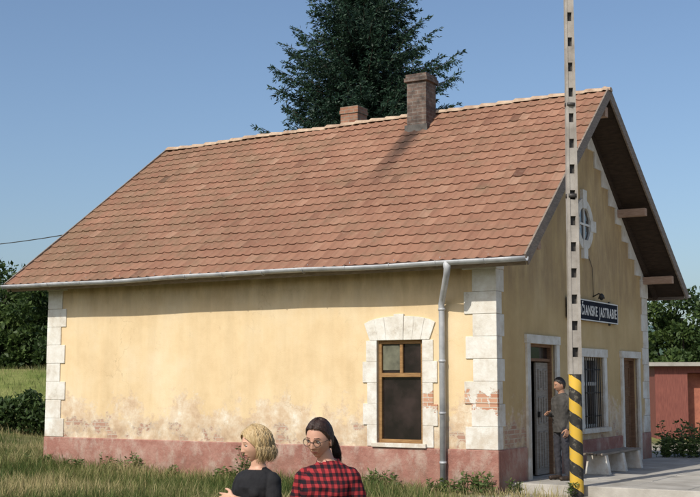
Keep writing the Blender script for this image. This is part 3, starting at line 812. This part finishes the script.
def head_mesh(M,mats,parent,glasses=False):
    SEG,RI=110,84; mb=MB(); vs=[]
    for i in range(RI+1):
        th=math.pi*i/RI
        for k in range(SEG):
            ph=2*math.pi*k/SEG; vs.append(head_pt(Vector((math.sin(th)*math.cos(ph),math.sin(th)*math.sin(ph),math.cos(th)))))
    for i in range(RI):
        for k in range(SEG):
            q=(i*SEG+k,(i+1)*SEG+k,(i+1)*SEG+(k+1)%SEG,i*SEG+(k+1)%SEG); c=(vs[q[0]]+vs[q[2]])/2
            m=0
            if c.y<-.05:
                if ((c.x)/.022)**2+((c.z+.0655)/.0085)**2<1: m=1
                ax=abs(c.x)
                if .015<ax<.046 and abs(c.z-(.0235+.10*(ax-.015)-60.0*max(0,ax-.034)**2))<.0022: m=4
            mb.add([vs[j] for j in q],[(0,1,2,3)],m,True)
    for s in (-1,1):
        mb.sphere((s*.031,-.0715,.001),(.0135,.0115,.0075),14,10,2)
        mb.sphere((s*.031-.001,-.0795,.000),(.0055,.0045,.0055),10,8,3)
        mb.tube([(s*.018,-.0795,.002),(s*.025,-.0845,.0075),(s*.033,-.0845,.008),(s*.044,-.076,.003)],.0016,5,4)
        mb.sphere((s*.0725,.008,-.012),(.008,.018,.030),12,10,0,Matrix.Rotation(s*rad(18),3,'Z'))
        mb.sphere((s*.074,.004,-.034),(.006,.009,.011),10,8,0)
    if glasses:
        for s in (-1,1):
            pts=[(s*(.034)+.024*math.cos(t),-.098+.006*abs(math.cos(t)) ,-.003+.021*math.sin(t)) for t in np.linspace(0,2*math.pi,25)]
            mb.tube(pts,.0020,6,5,False)
            mb.tube([(s*.058,-.094,.004),(s*.072,-.06,.004),(s*.079,.0,.002),(s*.078,.018,-.012)],.0015,5,5)
        mb.tube([(-.010,-.098,.002),(0,-.103,.005),(.010,-.098,.002)],.0018,5,5)
    ob=mb.obj('head',mats,parent)
    bm=bmesh.new(); bm.from_mesh(ob.data); bmesh.ops.remove_doubles(bm,verts=bm.verts,dist=1e-5); bm.to_mesh(ob.data); bm.free()
    ob.matrix_local=M; return ob
def hairshell(M,mat,parent,line,off,ns=.004,fr=60,name='hair'):
    SEG,RI=150,90; mb=MB(); vs={}
    def gp(i,k):
        k%=SEG
        if (i,k) in vs: return vs[(i,k)]
        th=math.pi*i/RI; ph=2*math.pi*k/SEG
        d=Vector((math.sin(th)*math.cos(ph),math.sin(th)*math.sin(ph),math.cos(th))); b=Vector((d.x*.074,d.y*.095,d.z*.117))
        if b.z<0 and b.y>0: b.y*=1-.3*min(1,-b.z/.116)
        m=line(b); o=off(b)*max(0,min(1,m/.03))
        n=ns*noise.noise(Vector((d.x*fr*.25,d.y*fr*.12,d.z*fr*.1)))+.0020*math.sin(ph*38+3*noise.noise(d*4))
        r=(b+d*(o+(n if m>.006 else 0)), m); vs[(i,k)]=r; return r
    for i in range(RI):
        for k in range(SEG):
            q=[gp(i,k),gp(i+1,k),gp(i+1,k+1),gp(i,k+1)]
            if min(a[1] for a in q)<0: continue
            mb.add([a[0] for a in q],[(0,1,2,3)],0,True)
    ob=mb.obj(name,[mat],parent); bm=bmesh.new(); bm.from_mesh(ob.data); bmesh.ops.remove_doubles(bm,verts=bm.verts,dist=1e-5); bm.to_mesh(ob.data); bm.free()
    ob.matrix_local=M; return ob
def strands(M,mat,parent,paths,r,name):
    mb=MB()
    for p in paths:
        n=len(p); mb.tube(p,[r*(1-.75*(i/(n-1))**2) for i in range(n)],4,0,True)
    ob=mb.obj(name,[mat],parent); ob.matrix_local=M; return ob
def hand(prims,w,d,nrm,side,curl,r=1.0):
    d=Vector(d).normalized(); nrm=Vector(nrm); nrm=(nrm-d*nrm.dot(d)).normalized(); s=Vector(side); s=(s-d*s.dot(d)-nrm*s.dot(nrm)).normalized(); w=Vector(w)
    offs=(.032,.011,-.011,-.031); lens=(.068,.075,.070,.055); cur=(.75,.95,1.1,1.25)
    for o,Lf,cu_ in zip(offs,lens,cur):
        k=w+d*.080+s*o; prims.append((w+s*o*.5,.013*r,k,.0100*r,'skin'))
        p=k; dd=(d+s*o*4.0).normalized(); rr=.0080*r; axd=d.cross(nrm)
        for j,fr in enumerate((.45,.31,.24)):
            a=curl*cu_*(.6 if j==0 else 1.0); dd=Matrix.Rotation(a,3,axd)@dd
            q=p+dd*Lf*fr; prims.append((p,rr,q,rr*.93,'skin')); p=q; rr*=.92
    p=w+d*.022+s*.020; q=p+(d*.55+s*.75+nrm*.25).normalized()*.042; prims.append((p,.015*r,q,.0115*r,'skin'))
    q2=q+(d*.85+s*.45+nrm*.35).normalized()*.030; prims.append((q,.011*r,q2,.0095*r,'skin')); q3=q2+(d*.9+s*.2+nrm*.4).normalized()*.024; prims.append((q2,.0095*r,q3,.008*r,'skin'))
def body(name,parent,sections,prims,mats,labels,voxel=.0055,fold=.006):
    mb=MB(); n=28
    vs=[]
    for (z,rx,ry,cx,cy,lb) in sections:
        for k in range(n):
            t=2*math.pi*k/n; c,s=math.cos(t),math.sin(t)
            vs.append((cx+rx*math.copysign(abs(c)**.85,c),cy+ry*math.copysign(abs(s)**.85,s),z))
    fs=[(i*n+k,i*n+(k+1)%n,(i+1)*n+(k+1)%n,(i+1)*n+k) for i in range(len(sections)-1) for k in range(n)]
    fs.append(tuple(reversed(range(n)))); fs.append(tuple(range((len(sections)-1)*n,len(sections)*n)))
    mb.add(vs,fs)
    for (p0,r0,p1,r1,lb) in prims: tcap(mb,p0,r0,p1,r1)
    ob=mb.obj(name+'_src',[])
    bm=bmesh.new(); bm.from_mesh(ob.data); bmesh.ops.remove_doubles(bm,verts=bm.verts,dist=1e-6); bmesh.ops.recalc_face_normals(bm,faces=bm.faces); bm.to_mesh(ob.data); bm.free()
    r=ob.modifiers.new('r','REMESH'); r.mode='VOXEL'; r.voxel_size=voxel
    s=ob.modifiers.new('s','SMOOTH'); s.factor=.5; s.iterations=4
    dg=bpy.context.evaluated_depsgraph_get(); me=bpy.data.meshes.new_from_object(ob.evaluated_get(dg)); bpy.data.objects.remove(ob)
    N=len(me.vertices); co=np.zeros(N*3); me.vertices.foreach_get('co',co); co=co.reshape(-1,3)
    nv=np.zeros(N*3); me.vertices.foreach_get('normal',nv); nv=nv.reshape(-1,3)
    best=np.full(N,1e9); lab=np.zeros(N,int)
    for (p0,r0,p1,r1,lb) in prims:
        p0=np.array(p0);p1=np.array(p1); d=p1-p0; t=np.clip(((co-p0)@d)/max(d@d,1e-9),0,1)
        v=np.linalg.norm(co-(p0+t[:,None]*d),axis=1)-(r0+(r1-r0)*t); k=v<best; best[k]=v[k]; lab[k]=labels.index(lb)
    zz=[s_[0] for s_ in sections]
    rx=np.interp(co[:,2],zz,[s_[1] for s_ in sections]); ry=np.interp(co[:,2],zz,[s_[2] for s_ in sections]); cx=np.interp(co[:,2],zz,[s_[3] for s_ in sections]); cy=np.interp(co[:,2],zz,[s_[4] for s_ in sections])
    e=(np.sqrt(((co[:,0]-cx)/rx)**2+((co[:,1]-cy)/ry)**2)-1)*np.minimum(rx,ry)
    ins=(co[:,2]>=zz[0]-.02)&(co[:,2]<=zz[-1]+.02); idx=np.clip(np.searchsorted(zz,co[:,2])-1,0,len(zz)-1)
    k=ins&(e<best); sl=np.array([labels.index(s_[5]) for s_ in sections]); lab[k]=sl[idx[k]]
    sk=labels.index('skin')
    for i in range(N):
        if lab[i]!=sk:
            p=Vector(co[i]); f=fold*(noise.noise(Vector((p.x*16,p.y*16,p.z*9)))+.6*noise.noise(Vector((p.x*30+5,p.y*30,p.z*22))))
            co[i]+=nv[i]*(f+.002)
    me.vertices.foreach_set('co',co.ravel())
    np_=len(me.polygons); lv=np.zeros(len(me.loops),int); me.loops.foreach_get('vertex_index',lv); ls=np.zeros(np_,int); me.polygons.foreach_get('loop_start',ls)
    me.materials.clear()
    for m in mats: me.materials.append(m)
    me.polygons.foreach_set('material_index',lab[lv[ls]].astype(np.int32)); me.polygons.foreach_set('use_smooth',np.ones(np_,bool)); me.update()
    o=bpy.data.objects.new(name,me); COL.objects.link(o); o.parent=parent; return o
def skin_m(name,c):
    m=Mat(name,.5,.35); m.color(m.ramp(m.noise(18,4),[(.3,tuple(v*.88 for v in c)+(1,)),(.7,c+(1,))]))
    m.b.inputs['Subsurface Weight'].default_value=.08; m.b.inputs['Subsurface Radius'].default_value=(.01,.004,.002); return m.m
SK1=skin_m('fair_skin',(.62,.36,.25)); SK2=skin_m('skin_tone',(.56,.31,.215)); SK3=skin_m('tanned_skin',(.42,.23,.15))
LIP=simple('lips',(.46,.17,.14,1),(.40,.15,.12,1),20,.4); EYEW=simple('eye_white',(.55,.52,.48,1),(.45,.42,.38,1),20,.3); IRIS=simple('iris',(.04,.03,.02,1),(.02,.015,.01,1),40,.2)
def hair_m(name,c1,c2):
    m=Mat(name,.45,.5); m.color(m.ramp(m.noise(30,5,.6,m.vmap((4,4,.6))),[(.3,c2),(.7,c1)])); m.bump(m.noise(60,4,.6,m.vmap((4,4,.5))),.4,.004); return m.m
BLOND=hair_m('blonde_hair',(.64,.49,.27,1),(.34,.22,.09,1)); DARKH=hair_m('dark_brown_hair',(.050,.022,.014,1),(.015,.008,.006,1)); BLKH=hair_m('short_black_hair',(.030,.022,.016,1),(.012,.009,.008,1))
BROWB=simple('eyebrow_brown',(.20,.12,.07,1),(.14,.09,.05,1),30); BROWD=simple('eyebrow_dark',(.03,.018,.012,1),(.02,.012,.01,1),30)
GLF=simple('glasses_frame',(.05,.03,.02,1),(.03,.02,.015,1),30,.3,.5)
TEE=simple('black_cotton',(.018,.018,.020,1),(.010,.010,.012,1),14,.9,bump=.3,bs=120)
JEANS=simple('denim',(.07,.10,.18,1),(.04,.06,.11,1),14,.9,bump=.3,bs=140)
SHOE=simple('shoe_leather',(.05,.035,.025,1),(.03,.02,.015,1),14,.5)
JACK=simple('grey_jacket',(.085,.08,.075,1),(.045,.043,.04,1),9,.9,bump=.4,bs=120)
TROU=simple('dark_trousers',(.045,.045,.055,1),(.028,.028,.034,1),9,.9,bump=.4,bs=120)
def plaid():
    m=Mat('red_plaid_flannel',.9,.15); x,y,z=m.xyz()[:3]
    wv=m.math('MULTIPLY',m.noise(5,2),.03)
    fx=m.math('FRACT',m.math('MULTIPLY',m.math('ADD',m.math('ADD',x,m.math('MULTIPLY',y,.8)),wv),24.0)); fz=m.math('FRACT',m.math('MULTIPLY',m.math('ADD',z,wv),24.0))
    a=m.math('GREATER_THAN',fx,.50); b=m.math('GREATER_THAN',fz,.50)
    c=m.mix(a,(.31,.032,.036,1),(.10,.016,.020,1)); c2=m.mix(a,(.09,.014,.018,1),(.014,.010,.014,1))
    m.color(m.mix(b,c,c2)); m.bump(m.noise(160,3),.3,.002); return m.m
PLAID=plaid()
LABS=['skin','top','pants','shoe']
def legs(pr,sp=0.0,k=1.0):
    for s in (-1,1):
        hip=(s*.085,0,.80); kn=(s*(.095+sp*.5),-.015,.45); an=(s*(.10+sp),.015,.09)
        pr+= [(hip,.088*k,kn,.058*k,'pants'),(kn,.057*k,an,.045*k,'pants'),(an,.042,(s*(.10+sp),.02,.05),.04,'shoe'),((s*(.10+sp),.035,.042),.038,(s*(.115+sp),-.13,.034),.032,'shoe')]
def Rm(yaw,pitch,roll,loc):
    return Matrix.Translation(loc)@Matrix.Rotation(rad(yaw),4,'Z')@Matrix.Rotation(rad(pitch),4,'X')@Matrix.Rotation(rad(roll),4,'Y')

W1=empty('blonde_woman',Matrix.Translation((-.60,7.85,zg(-.6,7.85)))@Matrix.Rotation(rad(-42),4,'Z')@Matrix.Scale(.955,4))
sec=[(.72,.15,.10,0,0,'pants'),(.82,.172,.118,0,.01,'pants'),(.92,.165,.115,0,.005,'top'),(1.00,.135,.10,0,0,'top'),(1.10,.138,.10,0,-.005,'top'),(1.20,.150,.112,0,-.012,'top'),(1.26,.150,.095,0,-.002,'top'),(1.295,.110,.072,0,.008,'top'),(1.312,.070,.056,0,.012,'skin'),(1.345,.045,.045,0,.014,'skin')]
pr=[((0,.014,1.30),.050,(0,-.0,1.41),.046,'skin'),((-.068,-.075,1.17),.050,(-.065,-.07,1.19),.048,'top'),((.068,-.075,1.17),.050,(.065,-.07,1.19),.048,'top')]
for s in (-1,1):
    sh=(s*.150,.008,1.238)
    el=(s*.205,-.03,1.045); wr=(s*.015,-.22,1.105+.025*s)
    sl=Vector(sh).lerp(Vector(el),.50)
    pr+=[((s*.05,.015,1.295),.034,(s*.145,.01,1.258),.036,'top'),(sh,.050,tuple(sl),.050,'top'),(sh,.044,el,.036,'skin'),(el,.037,wr,.025,'skin')]
    hand(pr,wr,(-s*.85,-.25,.0),(0,.7,-.3) if s<0 else (0,.8,-.2),(0,-.2,1),.5)
legs(pr)
body('body',W1,sec,pr,[SK1,TEE,JEANS,SHOE],LABS)
HM=Rm(-26,7,0,(0,-.018,1.480))
head_mesh(HM,[SK1,LIP,EYEW,IRIS,BROWB,GLF],W1)
def bobline(b):
    zh=.062 if b.y<-.075 else (.062+(b.y+.075)*-1.1 if b.y<-.03 else (.0125-(b.y+.03)*2.6))
    return b.z-max(zh,-.085)
hairshell(HM,BLOND,W1,bobline,lambda b:.012,.005)
paths=[]
for i in range(2300):
    ph=random.uniform(-math.pi,math.pi); s0=random.uniform(.05,1.1)
    if abs(ph)>1.70:
        s=1 if ph>0 else -1
        if random.random()<.25: continue
        p=[]; st=Vector((s*random.uniform(.0,.03),-random.uniform(.02,.085),0))
        q=max(0,1-(st.x/.086)**2-(st.y/.105)**2); st.z=.128*math.sqrt(q)
        en=Vector((s*.088,random.uniform(-.030,.0),random.uniform(-.01,.02))); k1=random.uniform(.99,1.07)
        for t in np.linspace(0,1,9):
            v=st.lerp(en,t); l=Vector((v.x/.088,v.y/.107,v.z/.131)).length
            p.append(v/l*(1+(k1-1)*math.sin(t*3)))
        e=p[-1]; Ln=random.uniform(.04,.11)
        for j in range(1,7):
            t=j/6; p.append((e.x*(1+.08*math.sin(t*2.4)-.10*t*t),e.y+.025*t+.006*math.sin(t*6+k1*90),e.z-Ln*t))
        paths.append(p); continue
    p=[]; ro=random.uniform(.93,1.10); Ln=random.uniform(.04,.125); wv=random.uniform(0,6.28); w2=random.uniform(.004,.013)
    for t in np.linspace(s0,1.62,9):
        fb=1+.05*math.sin((t-.3)*1.6); wq=w2*.5*math.sin(t*7+wv)
        p.append((math.sin(t)*math.sin(ph)*.089*ro*fb+wq,math.sin(t)*math.cos(ph)*.110*ro*fb+wq,math.cos(t)*.132*(1+(ro-1)*.5)))
    e=p[-1]
    for j in range(1,8):
        t=j/7; fl=1+.07*math.sin(t*2.6)-.20*t*t
        p.append((e[0]*fl+w2*(math.sin(wv+t*5)-math.sin(wv)),e[1]*fl+w2*(math.cos(wv+t*4)-math.cos(wv)),e[2]-Ln*t))
    paths.append(p)
strands(HM,BLOND,W1,paths,.0021,'hair_strands')

W2=empty('woman_in_plaid_shirt',Matrix.Translation((-.135,7.3,zg(-.1,7.3)))@Matrix.Rotation(rad(-16),4,'Z'))
sec=[(.72,.15,.11,0,0,'pants'),(.80,.175,.13,0,.01,'top'),(.92,.17,.125,0,.005,'top'),(1.02,.150,.115,0,0,'top'),(1.12,.150,.115,0,-.008,'top'),(1.20,.158,.12,0,-.012,'top'),(1.255,.152,.10,0,.0,'top'),(1.295,.110,.078,0,.010,'top'),(1.325,.072,.060,0,.012,'top'),(1.345,.055,.052,0,.012,'skin')]
pr=[((0,.018,1.31),.050,(-.03,-.01,1.41),.046,'skin'),((-.066,-.082,1.17),.050,(-.06,-.075,1.19),.048,'top'),((.066,-.082,1.17),.050,(.06,-.075,1.19),.048,'top')]
cp=[]
for i in range(15):
    a=rad(-62)+rad(304)*i/14
    cp.append((math.cos(a)*.062,.014+math.sin(a)*.054,1.335+.016*math.sin(a)))
for a,b in zip(cp,cp[1:]): pr.append((a,.011,b,.011,'top'))
for s in (-1,1):
    e=cp[0] if s>0 else cp[-1]
    pr.append((e,.011,(e[0]*1.5,e[1]-.034,e[2]-.050),.009,'top'))
    sh=(s*.152,.01,1.238); el=(s*.215,.02,1.02); wr=(s*.06,-.225,1.05+.02*s)
    m_=Vector(el).lerp(Vector(wr),.93)
    pr+=[((s*.05,.015,1.30),.036,(s*.150,.01,1.258),.040,'top'),(sh,.054,el,.050,'top'),(el,.050,tuple(m_),.039,'top'),(tuple(m_),.028,wr,.026,'skin')]
    hand(pr,wr,(-s*.6,-.6,-.2),(0,.5,-.8),(0,-.4,1),.5)
legs(pr,.01,1.05)
body('body',W2,sec,pr,[SK2,PLAID,JEANS,SHOE],LABS,fold=.009)
HM=Rm(-12,14,4,(-.040,-.038,1.478))
head_mesh(HM,[SK2,LIP,EYEW,IRIS,BROWD,GLF],W2,glasses=True)
def ponyline(b):
    zh=.074 if b.y<-.068 else (.074+(b.y+.068)*-1.6 if b.y<-.03 else (.013-(b.y+.03)*1.3))
    return b.z-max(zh,-.075)
hairshell(HM,DARKH,W2,ponyline,lambda b:.009,.003,90)
paths=[]
for i in range(620):
    a=random.uniform(0,6.28); q=math.sqrt(random.random())*.019; ox,oz=math.cos(a)*q,math.sin(a)*q
    p=[(ox*.6,.085,.0+oz*.8)]; Ln=random.uniform(.13,.20)
    dx=random.uniform(-.01,.01)
    for t in np.linspace(.12,1,10):
        p.append((ox*(1+.3*t)+dx*t+.06*t, .105+.018*math.sin(t*3.0)+oz*.6*(1-t*.3), .012-Ln*t**1.2+oz*.4))
    paths.append(p)
for i in range(900):
    sd_=1 if i%2 else -1; st_=Vector((sd_*random.uniform(.001,.03),-random.uniform(.03,.088),0)); q=max(0.02,1-(st_.x/.080)**2-(st_.y/.100)**2); st_.z=.124*math.sqrt(q)
    if ponyline(st_)<0.002: continue
    en=Vector((sd_*random.uniform(.0,.02),.098,random.uniform(-.02,.01))); mid=Vector((sd_*.082,random.uniform(-.02,.03),random.uniform(.0,.09)))
    p=[]
    for t in np.linspace(0,1,13):
        v=st_*(1-t)**2+mid*2*t*(1-t)+en*t*t; l=Vector((v.x/.083,v.y/.104,v.z/.126)).length
        p.append(v/l*random.uniform(.998,1.006))
    paths.append(p)
strands(HM,DARKH,W2,paths,.0016,'ponytail_strands')

p=BM@Vector((.52,1.53,.12))
M3=empty('man_in_grey_jacket',Matrix.Translation((p.x,p.y,.12))@Matrix.Rotation(rad(-62),4,'Z')@Matrix.Scale(1.075,4))
sec=[(.74,.15,.11,0,0,'top'),(.84,.168,.125,0,.005,'top'),(.95,.16,.12,0,.0,'top'),(1.05,.158,.12,0,0,'top'),(1.17,.172,.128,0,-.005,'top'),(1.25,.172,.108,0,.0,'top'),(1.295,.13,.083,0,.01,'top'),(1.335,.075,.063,0,.014,'top'),(1.355,.055,.055,0,.012,'skin')]
pr=[((0,.016,1.31),.054,(0,-.012,1.41),.05,'skin')]
for s in (-1,1):
    sh=(s*.178,.01,1.238)
    if s<0: el=(s*.235,.03,1.01); wr=(s*.11,-.19,1.02)
    else: el=(s*.235,.06,1.00); wr=(s*.22,-.06,.80)
    m_=Vector(el).lerp(Vector(wr),.94)
    pr+=[((s*.05,.018,1.305),.038,(s*.165,.01,1.262),.042,'top'),(sh,.058,el,.050,'top'),(el,.049,tuple(m_),.038,'top'),(tuple(m_),.029,wr,.027,'skin')]
    if s<0: hand(pr,wr,(.5,-.7,.25),(.5,.3,-.6),(0,0,1),.5,1.1)
    else: hand(pr,wr,(-.05,-.25,-1),(-1,0,0),(0,-1,0),.35,1.1)
legs(pr,.015,1.0)
body('body',M3,sec,pr,[SK3,JACK,TROU,SHOE],LABS,fold=.010)
HM=Rm(-12,12,0,(0,-.030,1.480))
head_mesh(HM,[SK3,LIP,EYEW,IRIS,BROWD,GLF],M3)
def shortline(b):
    zh=.066 if b.y<-.066 else (.066+(b.y+.066)*-1.2 if b.y<-.03 else (.020-(b.y+.03)*1.0 if b.y<.02 else -.030-(b.y-.02)*2.0))
    return b.z-max(zh,-.08)
hairshell(HM,BLKH,M3,shortline,lambda b:.006,.003,120)

# ------------------------------------------------------------------ light and sky
sd=Vector((-.62,-.785,0)).normalized(); EL=rad(41)
sun_dir=Vector((sd.x*math.cos(EL),sd.y*math.cos(EL),math.sin(EL)))
ld=bpy.data.lights.new('sun','SUN'); ld.energy=4.0; ld.angle=rad(.5); ld.color=(1.0,.94,.84)
lo=bpy.data.objects.new('sun',ld); COL.objects.link(lo); lo.rotation_euler=(-sun_dir).to_track_quat('-Z','Y').to_euler(); lo.location=(0,0,30)
w=bpy.data.worlds.new('World'); scene.world=w; w.use_nodes=True
nt=w.node_tree; bg=nt.nodes['Background']; sk=nt.nodes.new('ShaderNodeTexSky'); sk.sky_type='NISHITA'; sk.sun_disc=False
sk.sun_elevation=EL; sk.sun_rotation=math.atan2(sd.x,sd.y); sk.air_density=1.0; sk.dust_density=2.2; sk.ozone_density=3.4
nt.links.new(sk.outputs[0],bg.inputs[0]); bg.inputs[1].default_value=.135
scene.view_settings.view_transform='Standard'; scene.view_settings.look='None'; scene.view_settings.exposure=0

cam=bpy.data.cameras.new('camera'); cam.lens=61.7; cam.sensor_width=36; cam.clip_end=4000; cam.clip_start=.1
co=bpy.data.objects.new('camera',cam); COL.objects.link(co); co.location=(0,0,1.75); co.rotation_euler=(rad(90+6.37),0,0)
scene.camera=co
